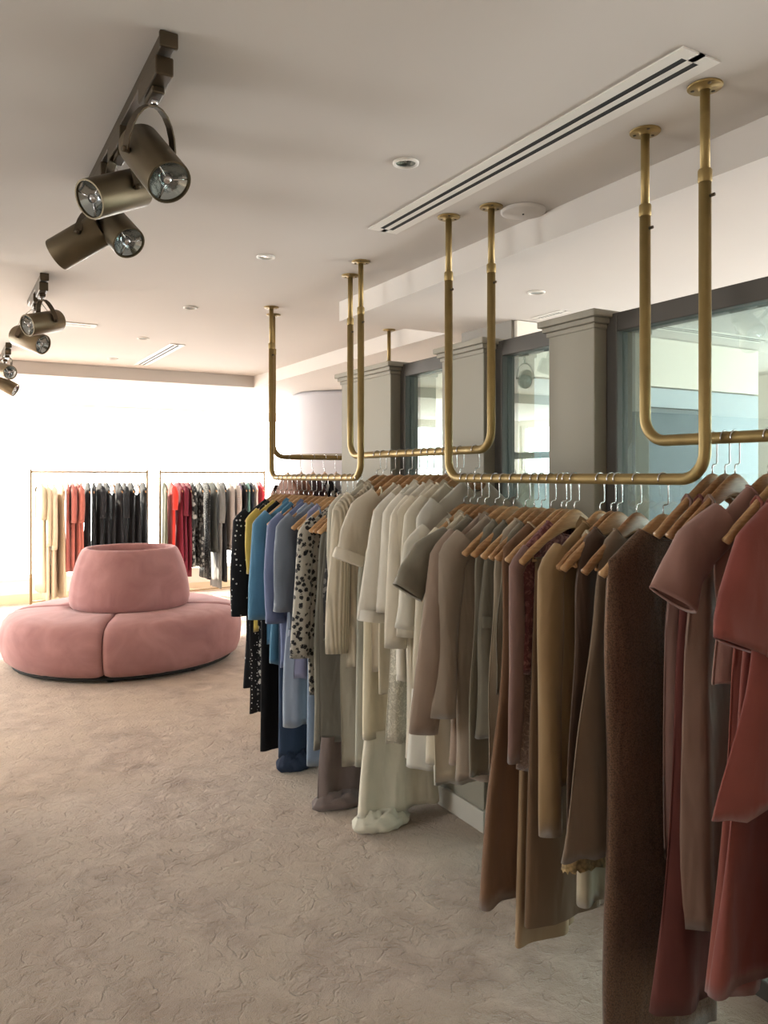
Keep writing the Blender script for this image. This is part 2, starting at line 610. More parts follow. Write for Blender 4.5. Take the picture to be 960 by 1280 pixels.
def downlight(label, x, y, z=ZC):
    t = thing('downlight', label, 'downlight', (x, y, z), 0, 'recessed downlights')
    MB().lathe([(.044, -.0005), (.044, -.006), (.036, -.008), (.033, -.002)], 24).build('trim_ring', M['white'], t)
    MB().lathe([(.033, -.003), (.024, -.0015), (.001, -.001)], 24).build('reflector', M['reflector'], t)


for x, y, l in ((1.355, 2.23, 'nearest recessed downlight, left of the long slot vent'),
                (1.355, 3.52, 'second recessed downlight along the ceiling, left of the brass posts'),
                (1.355, 4.81, 'third recessed downlight along the ceiling'),
                (1.345, 6.06, 'fourth recessed downlight, just before the far slot vent'),
                (1.345, 7.25, 'farthest recessed downlight, next to the back bulkhead')):
    downlight(l, x, y)
downlight('recessed downlight in the lower ceiling above the mirrors', 2.62, 3.04, ZL)

t = thing('ceiling_speaker', 'round white speaker disc flush with the ceiling beside a brass post', 'speaker', (2.0, 2.40, ZC))
MB().lathe([(.088, -.0005), (.088, -.010), (.078, -.014), (.001, -.016)], 40).build('disc', M['plaster'], t)
MB().lathe([(.004, -.0155), (.004, -.019), (.0005, -.0195)], 12).build('centre_screw', M['black'], t)


# ------------------------------------------------------------------ track spotlights
def track(label, y0, y1):
    t = thing('light_track', label, 'light track', (.47, (y0 + y1) / 2, ZC))
    h = (y1 - y0) / 2
    MB().box(-.018, -h, -.034, .018, h, -.0005).build('track_rail', M['darkbronze'], t, smooth=False, bevel=.003)
    MB().box(-.022, -h - .012, -.038, .022, -h, -.0005).build('end_cap', M['darkbronze'], t, smooth=False, bevel=.003)


track('near ceiling light track with four spotlights', 1.86, 2.95)
track('middle ceiling light track with two spotlights', 4.38, 5.1)
track('far ceiling light track at the left edge', 6.8, 7.5)


def spot(label, c, axis, anchor_y, r=.057, L=.2):
    c = Vector(c)
    ax = Vector(axis).normalized()
    t = thing('spotlight', label, 'spotlight', (.47, anchor_y, ZC - .039), 0, 'bronze track spotlights')
    c = c - Vector((.47, anchor_y, ZC - .039))
    q = ax.to_track_quat('Z', 'Y').to_matrix().to_4x4()
    mat = Matrix.Translation(c) @ q
    h = L / 2
    MB().lathe([(.002, -h), (r * .93, -h), (r, -h + .006), (r, h - .004), (r * .985, h), (r * .9, h), (r * .88, h - .012)], 40).xf(mat).build('lamp_body', M['bronze'], t, sharp=True)
    MB().lathe([(r * .885, h - .008), (r * .5, h - .035), (r * .22, h - .05), (.001, h - .052)], 32).xf(mat).build('lens', M['reflector'], t)
    sp = MB()
    for k in range(3):
        a = k * PI * 2 / 3 + .4
        sp.tube([(0, 0, h - .012), (r * .87 * math.cos(a), r * .87 * math.sin(a), h - .006)], .0022, 6)
    sp.lathe([(.012, h - .03), (.012, h - .006), (.001, h - .004)], 12)
    sp.xf(mat).build('lamp_spider', M['chrome'], t)
    MB().box(-.022, -.10, -.046, .022, .09, 0).box(-.016, -.04, -.064, .016, .05, -.046).build('adaptor', M['darkbronze'], t, smooth=False, bevel=.004)
    top = Vector((0, 0, -.062))
    piv = c - ax * .03 + Vector((0, 0, .0))
    side = ax.cross(Vector((0, 0, 1)))
    if side.length < .1:
        side = Vector((1, 0, 0))
    side.normalize()
    crown = piv + (top - piv).normalized() * (r + .065)
    y = MB()
    pts = []
    for k in range(13):
        a = PI * k / 12
        dirn = (crown - piv)
        pts.append(piv + side * (r + .010) * math.cos(a) + dirn * math.sin(a))
    fwd = side.cross(crown - piv).normalized()
    rr = []
    for k, p in enumerate(pts):
        n_ = (p - piv)
        n_.normalize()
        rr.append([p + fwd * .014 + n_ * .0022, p + fwd * .014 - n_ * .0022, p - fwd * .014 - n_ * .0022, p - fwd * .014 + n_ * .0022])
    y.rings(rr, True, True)
    y.build('yoke', M['darkbronze'], t, smooth=False)
    MB().tube([top + Vector((0, 0, .01)), top * .5 + crown * .5, crown], .009, 10).build('swivel_stem', M['chrome'], t)
    k2 = MB()
    for s_ in (-1, 1):
        k2.tube([piv + side * s_ * (r - .002), piv + side * s_ * (r + .018)], .008, 10)
    k2.build('pivot_knob', M['darkbronze'], t)
    ca = MB()
    p0, p1 = Vector((0, .045, -.05)), c - ax * h
    mid = (p0 + p1) / 2 + Vector((-.05, .03, .01))
    ca.tube([p0 * (1 - u) ** 2 + mid * 2 * u * (1 - u) + p1 * u * u for u in [i / 8 for i in range(9)]], .0028, 6)
    ca.build('lead', M['white'], t)


spot('nearest big bronze spotlight facing right and down at the ceiling track', (.475, 2.02, 2.42), (.05, -.156, -.155), 1.99)
spot('bronze spotlight facing down left, behind the nearest spotlight', (.45, 2.39, 2.455), (-.15, -.075, -.085), 2.42)
spot('bronze spotlight facing right, below the pair in front on the near track', (.53, 2.80, 2.475), (.06, -.15, -.135), 2.72)
spot('bronze spotlight turned away to the left, end of the near track', (.42, 2.86, 2.43), (-.14, .10, -.09), 2.9, L=.19)
spot('bronze spotlight facing down left on the middle track', (.475, 4.47, 2.43), (-.14, -.08, -.05), 4.5)
spot('bronze spotlight facing right beneath the other on the middle track', (.44, 4.82, 2.39), (.12, -.13, -.06), 4.8)
spot('bronze spotlight at the left edge facing the room, far track', (.44, 6.9, 2.46), (.08, -.16, -.04), 6.95)
spot('lower bronze spotlight at the left edge, far track', (.46, 7.1, 2.37), (.15, -.06, -.09), 7.2)


# ------------------------------------------------------------------ hanging brass rails
def rail(label, p0, p1, zb, low=0.0):
    """U of brass tube from the ceiling: p0, p1 ground points of the two posts"""
    a, b = Vector((p0[0], p0[1], 0)), Vector((p1[0], p1[1], 0))
    mid = (a + b) / 2
    d = (b - a)
    L = d.length
    rz = math.atan2(d.y, d.x)
    t = thing('hanging_rail', label, 'clothes rail', (mid.x, mid.y, zb), rz, 'brass rails hung from the ceiling')
    h = L / 2
    R = .075
    zt = ZC - zb
    pts = [(-h, 0, zt - .24), (-h, 0, R)]
    for k in range(1, 9):
        q = PI / 2 * k / 8
        pts.append((-h + R - R * math.cos(q), 0, R - R * math.sin(q)))
    pts += [(-h + R + (2 * h - 2 * R) * k / 6, 0, 0) for k in range(1, 6)]
    for k in range(0, 9):
        q = PI / 2 * k / 8
        pts.append((h - R + R * math.sin(q), 0, R - R * math.cos(q)))
    pts += [(h, 0, zt - .24)]
    MB().tube(pts, .0165, 16).build('rail_tube', M['brass'], t)
    for s_ in (-1, 1):
        MB().tube([(s_ * h, 0, zt - .26), (s_ * h, 0, zt - .004)], .0132, 14).build('drop_tube', M['brass'], t)
        MB().lathe([(.0172, -.02), (.0185, -.018), (.0185, .012), (.0165, .016)], 20, (s_ * h, 0, zt - .24)).build('collar', M['brass'], t)
        MB().tube([(s_ * h - .017, 0, zt - .30), (s_ * h - .03, 0, zt - .30)], .005, 8).build('screw', M['darkbronze'], t)
        fl = MB().lathe([(.0135, -.012), (.0175, -.010), (.0175, -.006), (.0445, -.006), (.046, -.004), (.046, -.0005)], 28, (s_ * h, 0, zt))
        fl.build('flange', M['brass'], t)
        hs = MB()
        for k in range(3):
            q = k * 2.09 + .5
            hs.lathe([(.0055, -.0062), (.0045, -.0078), (.0005, -.0082)], 8, (s_ * h + .032 * math.cos(q), .032 * math.sin(q), zt))
        hs.build('flange_screw', M['darkbronze'], t)


XF, XK, ZF, ZK = 1.79, 1.866, 1.611, 1.725
rail('near front brass rail, long bar with the taupe and brown clothes', (XF, 1.395), (XF, 2.612), ZF)
rail('nearest back brass rail at right edge with pink and terracotta clothes', (XK, .46), (XK, 1.668), ZK)
rail('back brass rail in the middle with cream and white clothes', (XK, 2.43), (XK, 3.63), ZK)
rail('far front brass rail with dark and blue clothes', (XF, 3.37), (XF, 4.555), ZF)
rail('brass rail behind the partition end set across the room', (1.885, 4.76), (2.80, 4.84), 1.745)


# ------------------------------------------------------------------ hangers
HW = .215


def ztop(x):
    s_ = abs(x) / HW
    return -.098 - .152 * (math.sqrt(s_ * s_ + .012) - .11) / .895 - .0 * s_


def hanger_meshes(n=11):
    w_ = MB()
    rr = []
    for i in range(-n, n + 1):
        s_ = i / n
        x = HW * s_
        e = abs(s_)
        hh = .062 - .034 * min(1, e * 1.9) + .007 * e
        if e > .86:
            hh *= math.sqrt(max(.08, 1 - ((e - .86) / .145) ** 2))
        tz = ztop(x) - (0.004 if e > .9 else 0)
        yc = .012 * (e ** 2)
        th = .0065
        zc_, b = tz - hh / 2, hh / 2
        rr.append([(x, yc + th * cy, zc_ + b * cz) for cy, cz in ((-1, -.6), (-1, .6), (-.5, 1), (.5, 1), (1, .6), (1, -.6), (.5, -1), (-.5, -1))])
    w_.rings(rr, True, True)
    wood = w_.mesh('hanger_arms', M['wood'])
    pts = [(0, 0, -.108), (0, 0, -.078), (.004, 0, -.074), (.0150, 0, -.073), (.0192, 0, -.069), (.0192, 0, -.004)]
    for k in range(1, 13):
        q = PI * 1.12 * k / 12
        pts.append((.0192 * math.cos(q), 0, .0192 * math.sin(q)))
    hook = MB().tube(pts, .0021, 8).mesh('hook', M['chrome'])
    bar = MB().tube([(-.165, .009, -.258), (.165, .009, -.258)], .0045, 8)
    for s_ in (-1, 1):
        bar.tube([(s_ * .16, .009, -.258), (s_ * .165, .009, ztop(.165) - .02)], .0035, 6)
    return wood, hook, bar.mesh('trouser_bar', M['wood'])


H_NEAR = hanger_meshes(14)
H_FAR = hanger_meshes(5)


def hanger(label, loc, rz, group, near=True, bar=True):
    t = thing('wooden_hanger', label, 'hanger', loc, rz, group)
    me = H_NEAR if near else H_FAR
    for nm, m_ in zip(('hanger_arms', 'hook', 'trouser_bar'), me):
        if nm == 'trouser_bar' and not bar:
            continue
        o = bpy.data.objects.new(nm, m_)
        COL.objects.link(o)
        o.parent = t
    return t


# ------------------------------------------------------------------ garments
def sgn(x):
    return 1 if x >= 0 else -1


def superring(a, b, z, n, ox=0, oy=0, ex=.62, ey=.85):
    out = []
    for k in range(n):
        q = 2 * PI * k / n
        c, s_ = math.cos(q), math.sin(q)
        out.append([ox + a * sgn(c) * abs(c) ** ex, oy + b * sgn(s_) * abs(s_) ** ey, z])
    return out


def folds(ring, a, v, amp, nf, ph, rnd):
    for p in ring:
        s_ = p[0] / max(a, .01)
        p[1] += amp * v * (math.sin(nf * s_ + ph + v * 1.3) + .55 * math.sin(nf * 1.9 * s_ + ph * 2.1 - v) * (1 if p[1] > 0 else -.6))
        p[0] += amp * .5 * v * math.sin(ph + 5 * v + 3 * s_)


def body_mesh(w_sh, w_body, w_hem, zh, neck, dip, amp, nf, b0, b1, rnd, n, m, swing=0, rag=.006, ztp=None, vneck=False):
    """closed cloth tube from the neck over the hanger's slope to the hem"""
    rs = []
    ph = rnd.uniform(0, 6.28)
    K = 6
    for k in range(K):
        u = k / (K - 1)
        a = neck + (w_sh - neck) * u
        z = ztop(a) + .007
        bb = .0175 + .006 * u
        r_ = superring(a, bb, z, n, 0, .004)
        fall = (1 - u) ** 1.5
        for p in r_:
            s_ = abs(p[0]) / max(neck, .01)
            if p[1] < .004:
                sh = max(0, 1 - s_) if vneck else max(0, 1 - s_ * s_)
                p[2] -= dip * sh * fall
            else:
                p[2] -= .012 * max(0, 1 - s_ * s_) * fall
        rs.append(r_)
    zt = ztop(w_sh) + .007
    for k in range(1, m + 1):
        v = k / m
        z = zt + (zh - zt) * v
        if v < .16:
            a = w_sh + (w_body - w_sh) * (v / .16) ** .7
        else:
            a = w_body + (w_hem - w_body) * ((v - .16) / .84) ** 1.15
        a *= 1 - .03 * math.sin(v * 9 + ph)
        bb = b0 + (b1 - b0) * v ** .8
        r_ = superring(a, bb, z, n, swing * v * v, .004)
        folds(r_, a, min(1, v * 1.25), amp, nf, ph, rnd)
        if k == m:
            for p in r_:
                p[2] += rag * math.sin(p[0] * 30 + ph * 3) + rag * .6 * math.sin(p[0] * 71 + ph)
        rs.append(r_)
    # folded-in hem so that the edge has thickness
    last = rs[-1]
    rs.append([[p[0] * .985, p[1] * .9, p[2] + .004] for p in last])
    return MB().rings(rs), ph


def sleeve_mesh(side, w_sh, L, r0, r1, rnd, flare=0, n=16, m=14, drop=.0, inward=0.0):
    if side > 0:
        flare = min(flare, .08)
    zt = ztop(w_sh)
    p0 = Vector((side * (w_sh - .045), .004, ztop(w_sh - .045) - .022))
    p1 = Vector((side * (w_sh + .008 + flare * .07), .004, zt - .035 - drop))
    dirn = Vector((side * (flare - inward), rnd.uniform(-.02, .02), -1)).normalized()
    p2 = p1 + dirn * L * .5
    p3 = p1 + (Vector((side * (flare * .9 - inward * 1.3), rnd.uniform(-.03, .03), -1)).normalized()) * L
    ph = rnd.uniform(0, 6)
    rs = []
    for k in range(m + 1):
        u = k / m
        if u < .2:
            c = p0.lerp(p1, u / .2)
        elif u < .6:
            c = p1.lerp(p2, (u - .2) / .4)
        else:
            c = p2.lerp(p3, (u - .6) / .4)
        r_ = r0 + (r1 - r0) * u
        # section across the path
        t = (p1 - p0).normalized().lerp((p3 - p1).normalized(), min(1, u * 2.2)).normalized()
        ax = Vector((0, 1, 0))
        bx = t.cross(ax).normalized()
        ring = []
        for j in range(n):
            q = 2 * PI * j / n
            wob = 1 + .10 * u * math.sin(3 * q + ph + 4 * u) + .05 * math.sin(2 * q + 9 * u + ph)
            ring.append(c + ax * math.cos(q) * min(r_ * .62, .034) * wob + bx * math.sin(q) * r_ * wob + Vector((0, 0, .004 * math.sin(11 * u + ph))))
        rs.append(ring)
    c = p3
    rs.append([c + (p - c) * .9 + Vector((0, 0, .006)) for p in rs[-1]])
    return MB().rings(rs), p3, (p3 - p1).normalized()


RND = random.Random(7)


def band(a, b, z0, z1, n=40, ox=0, oy=.004, ex=.62):
    return MB().rings([superring(a, b, z0, n, ox, oy, ex), superring(a * 1.01, b * 1.08, (z0 + z1) / 2, n, ox, oy, ex), superring(a, b, z1, n, ox, oy, ex)])


def garment(name, desc, cat, loc, rz, mat, zh, w_sh=.20, w_body=.185, w_hem=.20, neck=.075, dip=.05, amp=.012, nf=6,
            b0=.018, b1=.029, sleeve=0, s_r=(.062, .05), flare=0, inward=0, smat=None, cuff=None, collar=False, skirt=None,
            belt=None, buttons=0, straps=False, trim=None, hem=None, group=None, near=True, swing=0, rag=.006, vneck=False,
            hlabel=None, hgroup=None, hang=True, pud=None, zip_=None, drop=0, bar=True, bare=False):
    """loc: point on the bar; zh: hem height above the floor"""
    rnd = random.Random(hash((round(loc[0], 3), round(loc[1], 3))) % 100000)
    t = thing(name, desc, cat, loc, rz, group)
    n, m = (44, 22) if near else (18, 9)
    if bare:
        w_sh, neck, sleeve, w_body = .128, min(neck, .09), 0, min(w_body, .172)
    zb = zh - loc[2]
    z1 = zb
    if skirt:
        z1 = skirt[1] - loc[2]
    if straps:   # strap garment: starts below the hanger with two straps running to the arms
        zs = -.30
        ph = rnd.uniform(0, 6)
        rs = []
        for k in range(m + 1):
            v = k / m
            a = w_body * (.86 + .14 * min(1, v * 4)) + (w_hem - w_body) * v
            r_ = superring(a, b0 + (b1 - b0) * v, zs + (z1 - zs) * v, n, swing * v * v, .004)
            folds(r_, a, .2 + .8 * v, amp, nf, ph, rnd)
            if k == 0:
                for p in r_:
                    p[2] += .035 * (abs(p[0]) / a) ** 2
            rs.append(r_)
        rs.append([[p[0] * .985, p[1] * .9, p[2] + .004] for p in rs[-1]])
        MB().rings(rs).build('bodice', mat, t)
        for s_ in (-1, 1):
            st = MB()
            for q in (-1, 1):
                st.tube([(s_ * w_body * .62, .004 + q * b0 * .7, zs + .02), (s_ * .10, .004 + q * .014, ztop(.10) - .01), (s_ * .10, .004, ztop(.10) + .005)], .005, 6)
            st.build('strap', smat or mat, t)
    else:
        mb, ph = body_mesh(w_sh, w_body, w_hem, z1, neck, dip, amp, nf, b0, b1, rnd, n, m, swing, rag, vneck=vneck)
        mb.build('bodice', mat, t)
        if near:
            r_ = superring(neck, .0185, ztop(neck) + .008, 32, 0, .004)
            for p in r_:
                s_ = abs(p[0]) / neck
                p[2] -= (dip * (max(0, 1 - s_) if vneck else max(0, 1 - s_ * s_))) if p[1] < .004 else .012 * max(0, 1 - s_ * s_)
            r_ = [Vector(p) for p in r_]
            MB().tube(r_ + [r_[0]], .0034, 6, caps=False).build('neckband', trim or mat, t)
    if sleeve:
        for s_ in (-1, 1):
            sm, pe, dr = sleeve_mesh(s_, w_sh, sleeve, s_r[0], s_r[1], rnd, flare, 18 if near else 10, 14 if near else 6, drop, inward)
            so_ = sm.build('sleeve', smat or mat, t)
            if cuff and near:
                rr = []
                for u, k in ((-.045, 1.04), (-.04, 1.10), (-.004, 1.12), (.002, 1.06)):
                    c = pe + dr * u
                    bx = dr.cross(Vector((0, 1, 0))).normalized()
                    rr.append([c + Vector((0, 1, 0)) * math.cos(2 * PI * j / 16) * min(.036, s_r[1] * .66) * k + bx * math.sin(2 * PI * j / 16) * s_r[1] * k for j in range(16)])
                MB().rings(rr).build('cuff', cuff, so_)
    if collar and near:
        c = MB()
        for s_ in (-1, 1):
            rr = []
            for k in range(7):
                u = k / 6
                x = s_ * (neck * (1 - u * .75))
                y = .018 - .046 * u
                z = ztop(neck) + .012 - (dip + .02) * u ** 1.4
                rr.append([(x, y, z + .012), (x + s_ * .026, y - .006, z - .012 - .02 * u), (x + s_ * .03, y - .009, z - .03 - .024 * u), (x + s_ * .022, y - .004, z - .03 - .024 * u)])
            c.rings(rr, close=False)
        c.build('collar', trim or mat, t)
    if buttons and near:
        for k in range(buttons):
            z = ztop(neck) - dip - .06 - k * .085
            MB().lathe([(.0065, 0), (.0065, .003), (.001, .004)], 10).xf(Matrix.Translation((0, .004 - b0 - .010, z)) @ Matrix.Rotation(PI / 2, 4, 'X')).build('button', trim or M['white'], t)
    if belt and near:
        z = belt[1] - loc[2]
        band(w_body * 1.04, b0 * 1.5, z - .02, z + .02).build('belt', belt[0], t)
    if zip_ and near:
        MB().box(-.004, .004 - b0 - .012, z1 + .05, .004, .004 - b0 - .004, ztop(neck) - dip - .02).build('zip', M['chrome'], t, smooth=False)
    if skirt:
        smt, zs, wh = skirt[:3]
        bq = skirt[3] if len(skirt) > 3 else b1 * 1.2
        ph = rnd.uniform(0, 6)
        rs = []
        mm = max(6, m // 2 + 3)
        for k in range(mm + 1):
            v = k / mm
            a = w_hem * .93 + (wh - w_hem * .93) * v
            r_ = superring(a, b1 * .85 + (bq - b1 * .85) * v, (z1 + .03) + (zb - z1 - .03) * v, n, swing * (1 + v), .004)
            folds(r_, a, .5 + .5 * v, amp * 1.2, nf * 1.25, ph, rnd)
            if k == mm:
                for p in r_:
                    p[2] += rag * math.sin(p[0] * 34 + ph)
            rs.append(r_)
        rs.append([[p[0] * .985, p[1] * .9, p[2] + .004] for p in rs[-1]])
        MB().rings(rs).build('skirt', smt, t)
    if hem and near:
        z = zb
        rs = []
        for v in (0, .5, 1):
            r_ = superring(w_hem * (1.0 + .03 * v), b1 * (1.15 + .2 * v), z + hem[1] * (1 - v) - .006 * v, 64, swing, .004)
            for j, p in enumerate(r_):
                p[1] *= 1 + .16 * v * math.sin(j * 1.7)
                p[2] += .006 * v * math.sin(j * 2.3)
            rs.append(r_)
        MB().rings(rs).build('hem_band', hem[0], t)
    if pud:
        pm, prx, pry, px_, py_, ph_ = pud
        rs = []
        nn = 40
        for k in range(9):
            v = k / 8
            rr = (.45 + .55 * math.sin(v * PI * .5)) if v < .8 else (1 - (v - .8) * .9)
            ring = []
            for j in range(nn):
                q = 2 * PI * j / nn
                f_ = 1 + .06 * math.sin(5 * q + 3 * v) + .05 * math.sin(11 * q - 6 * v) + .03 * math.sin(17 * q + 8 * v)
                zz = ph_ * (1 - v ** 1.6) * (1 + .18 * math.sin(5 * q + 9 * v) + .1 * math.sin(9 * q - 12 * v)) + .006
                ring.append((px_ + prx * rr * f_ * math.cos(q), py_ + pry * rr * f_ * math.sin(q), zz - loc[2]))
            rs.append(ring)
        MB().rings(rs, True, True).build('pooled_hem', pm, t)
    if hang:
        hanger(hlabel or ('wooden hanger under the ' + desc.split(',')[0]), loc, rz, hgroup, near, bar)
    return t


def trousers(desc, loc, rz, mat, zh, w=.10, group=None, near=True, w_hem=None, swing=0, hlabel=None, hgroup=None, band_mat=None, off=0):
    rnd = random.Random(int(loc[1] * 1000))
    t = thing('trousers', desc, 'trousers', loc, rz, group)
    w_hem = w_hem or w
    n, m = (28, 18) if near else (14, 8)
    zb = zh - loc[2]
    for s_ in (-1, 1):
        rs = []
        ph = rnd.uniform(0, 6)
        for k in range(m + 1):
            v = k / m
            a = w + (w_hem - w) * v
            r_ = superring(a, .0105 + .006 * v, -.262 + (zb + .262 + (0.012 if s_ > 0 else 0)) * v, n, off + swing * v * v + s_ * .018 * v, .009 + s_ * .012)
            folds(r_, a, .3 + .7 * v, .008, 4, ph, rnd)
            rs.append(r_)
        MB().rings(rs, True).build('trouser_leg', mat, t)
    rs = []
    for k in range(7):
        q = PI * k / 6
        rs.append([(off - w * 1.0, .009 + .024 * math.cos(q), -.27 + .022 * math.sin(q)), (off + w * 1.0, .009 + .024 * math.cos(q), -.27 + .022 * math.sin(q))])
    MB().rings(rs, close=False).build('fold', band_mat or mat, t)
    hanger(hlabel or ('wooden hanger under the ' + desc), loc, rz, hgroup, near)
    return t


def spotloc(px, X, Z):
    return (X, y_on(px, X), Z)


def hz(loc, py, xo):
    return max(.012, z_at(py, xo, loc[1]))


F = fabric
GA, GB, GC, GD = 'clothes on the near front rail', 'clothes on the nearest back rail', 'pale clothes on the middle back rail', 'clothes on the far front rail'
HA, HB, HC, HD = 'hangers on the near front rail', 'hangers on the nearest back rail', 'hangers on the middle back rail', 'hangers on the far front rail'


def put(px, X, Z, grp, hg, kind, desc, cat, mat, py, xo=None, rzd=None, **kw):
    loc = spotloc(px, X, Z)
    rz = math.radians(rzd if rzd is not None else RND.uniform(-5, 5))
    zh = hz(loc, py, xo if xo else X - .22)
    if kind == 'trousers':
        return trousers(desc, loc, rz, mat, zh, group=grp, hgroup=hg, **kw)
    return garment(kind, desc, cat, loc, rz, mat, zh, group=grp, hgroup=hg, **kw)


# ---- near front rail (A), from the near end to the far end
A = lambda px, *a, **k: put(px, XF, ZF, GA, HA, *a, **k)
A(829, 'maxi_dress', 'bronze sequin maxi dress with round neck nearest on front rail', 'dress', F((113, 85, 66), 'sequin', scale=260.), 1330,
  w_sh=.19, w_body=.20, w_hem=.20, neck=.085, dip=.03, amp=.006, nf=5, rzd=-6, b0=.024, b1=.04)
A(796, 'dress', 'taupe V-neck dress with flared skirt', 'dress', F((119, 100, 83)), 1070, w_sh=.20, w_body=.19, w_hem=.27, swing=-.05,
  neck=.11, dip=.13, vneck=True, amp=.012, rzd=3, bare=True)
A(772, 'dress', 'dark brown satin dress with gold beaded hem', 'dress', F((85, 65, 53), 'satin'), 1088, w_sh=.17, w_body=.18, w_hem=.21,
  neck=.09, dip=.12, vneck=True, hem=(F((172, 146, 104), 'sequin', scale=90.), .035), rzd=0, bare=True)
A(750, 'coat', 'camel long-sleeved coat with slim sleeve', 'coat', F((139, 113, 79)), 985, w_sh=.205, sleeve=.78, s_r=(.05, .04), neck=.07,
  collar=True, inward=.01, rzd=4)
A(718, 'trousers', 'brown wide trousers folded over their hanger bar', 'trousers', F((109, 85, 63)), 1165, w=.13, w_hem=.15, off=-.03)
A(702, 'trousers', 'sand-beige trousers hanging beside the lace dress', 'trousers', F((148, 122, 93)), 1188, w=.10, w_hem=.11, off=-.06)
A(708, 'lace_dress', 'dusty rose dress with burgundy lace front and long sleeves', 'dress', F((104, 57, 59), 'lace', (150, 104, 98), scale=34.), 965,
  w_sh=.205, sleeve=.62, s_r=(.031, .027), smat=F((130, 102, 95)), neck=.08, skirt=(F((102, 81, 70), 'lace', (136, 112, 96), scale=50.), 1.0, .2), amp=.01, rzd=2)
A(764, 'skirt', 'cream long skirt showing below the brown clothes', 'skirt', F((176, 163, 139)), 1140, straps=True, w_body=.12, w_hem=.14)
A(689, 'long_dress', 'chestnut brown long flared dress with pale edge', 'dress', F((115, 85, 63)), 1130, w_sh=.19, w_body=.19, w_hem=.24, neck=.09, dip=.1,
  vneck=True, swing=-.05, amp=.012, trim=F((172, 152, 126)))
A(677, 'blouse', 'olive grey sleeveless wrap blouse', 'blouse', F((113, 106, 91)), 868, w_sh=.20, sleeve=.24, s_r=(.075, .07), neck=.10, dip=.17, vneck=True, flare=.25, amp=.014, bare=True)
A(668, 'tunic', 'light beige tunic with small ring charm at its hem', 'tunic', F((159, 146, 128)), 968, w_sh=.19, neck=.08, amp=.012, zip_=False, bare=True)
A(657, 'wrap_top', 'dark olive V-neck wrap top between taupe clothes', 'top', F((104, 98, 85)), 930, w_sh=.20, neck=.12, dip=.2, vneck=True, amp=.016, belt=(F((96, 91, 78)), 1.12), bare=True)
A(642, 'dress', 'sage grey sleeveless dress with draped V-neck', 'dress', F((126, 119, 104)), 975, w_sh=.19, neck=.115, dip=.18, vneck=True, amp=.016, bare=True)
A(630, 'jacket', 'pale taupe jacket with long sleeves', 'jacket', F((146, 132, 117)), 982, w_sh=.205, sleeve=.56, s_r=(.06, .048), collar=True, buttons=3, flare=.08)
A(619, 'blouse', 'rosy taupe blouse with long sleeve reaching out', 'blouse', F((143, 124, 109)), 960, w_sh=.21, sleeve=.62, s_r=(.066, .055), flare=.16, neck=.07, rzd=2)
A(606, 'short_sleeved_top', 'greige boxy top with stiff flared short sleeve', 'top', F((126, 120, 106)), 890, w_sh=.205, sleeve=.15, s_r=(.06, .07), flare=.72, neck=.08, rzd=0)
A(597, 'shirt_dress', 'cream shirt dress behind the greige top', 'dress', F((190, 180, 159)), 980, w_sh=.20, sleeve=.5, s_r=(.056, .046), collar=True, buttons=4, flare=.05)
A(588, 'skirt', 'ivory strap dress near far end of front rail', 'dress', F((193, 184, 165)), 960, straps=True, w_body=.17, w_hem=.19)
A(580, 'tunic', 'off-white tunic at far end of front rail', 'tunic', F((191, 186, 172)), 900, w_sh=.195, sleeve=.3, s_r=(.06, .055), flare=.1)

# ---- nearest back rail (B)
B = lambda y, kind, desc, cat, mat, py, rzd=0, **k: garment(kind, desc, cat, (XK, y, ZK), math.radians(rzd), mat, hz((XK, y, ZK), py, XK - .22), group=GB, hgroup=HB, **k)
B(1.43, 'gown', 'mauve blush strappy gown with narrow panels', 'dress', F((120, 90, 82), 'satin'), 1075, 0, straps=True, w_body=.18, w_hem=.20, amp=.016, nf=8)
B(1.359, 'gown', 'tan pink strappy satin gown', 'dress', F((126, 100, 86), 'satin'), 1165, 0, straps=True, w_body=.185, w_hem=.20, amp=.016, nf=9)
B(1.262, 'short_sleeved_top', 'dusty pink top with wide short sleeve', 'top', F((146, 110, 100)), 860, -4, w_sh=.205, sleeve=.15, s_r=(.062, .075), flare=.60, neck=.07)
B(1.39, 'gown', 'dark rust strappy gown reaching the carpet', 'dress', F((92, 48, 43)), 1262, 0, straps=True, w_body=.185, w_hem=.21, amp=.014, nf=6, swing=-.06)
B(1.22, 'gown', 'dusty terracotta strappy gown beside the rust gown', 'dress', F((130, 72, 62)), 1240, 0, straps=True, w_body=.185, w_hem=.22, amp=.014, nf=7, swing=-.04)
B(1.18, 'gown', 'terracotta flared gown with strap bodice', 'dress', F((124, 66, 58)), 1225, 0, straps=True, w_body=.19, w_hem=.24, amp=.012, nf=6, swing=-.10)
B(1.115, 'cape_jacket', 'terracotta A-line jacket with wide sleeve at the right edge', 'jacket', F((126, 64, 56)), 1005, 0, w_sh=.212, w_body=.235, w_hem=.34, sleeve=.22, s_r=(.08, .09), flare=.40,
  amp=.006, neck=.07, swing=-.06)
B(1.045, 'gown', 'terracotta pink pleated gown hanging nearest the camera', 'dress', F((148, 88, 76)), 1330, 0, w_sh=.19, w_body=.2, w_hem=.26, amp=.016, nf=7, neck=.09, swing=-.06)

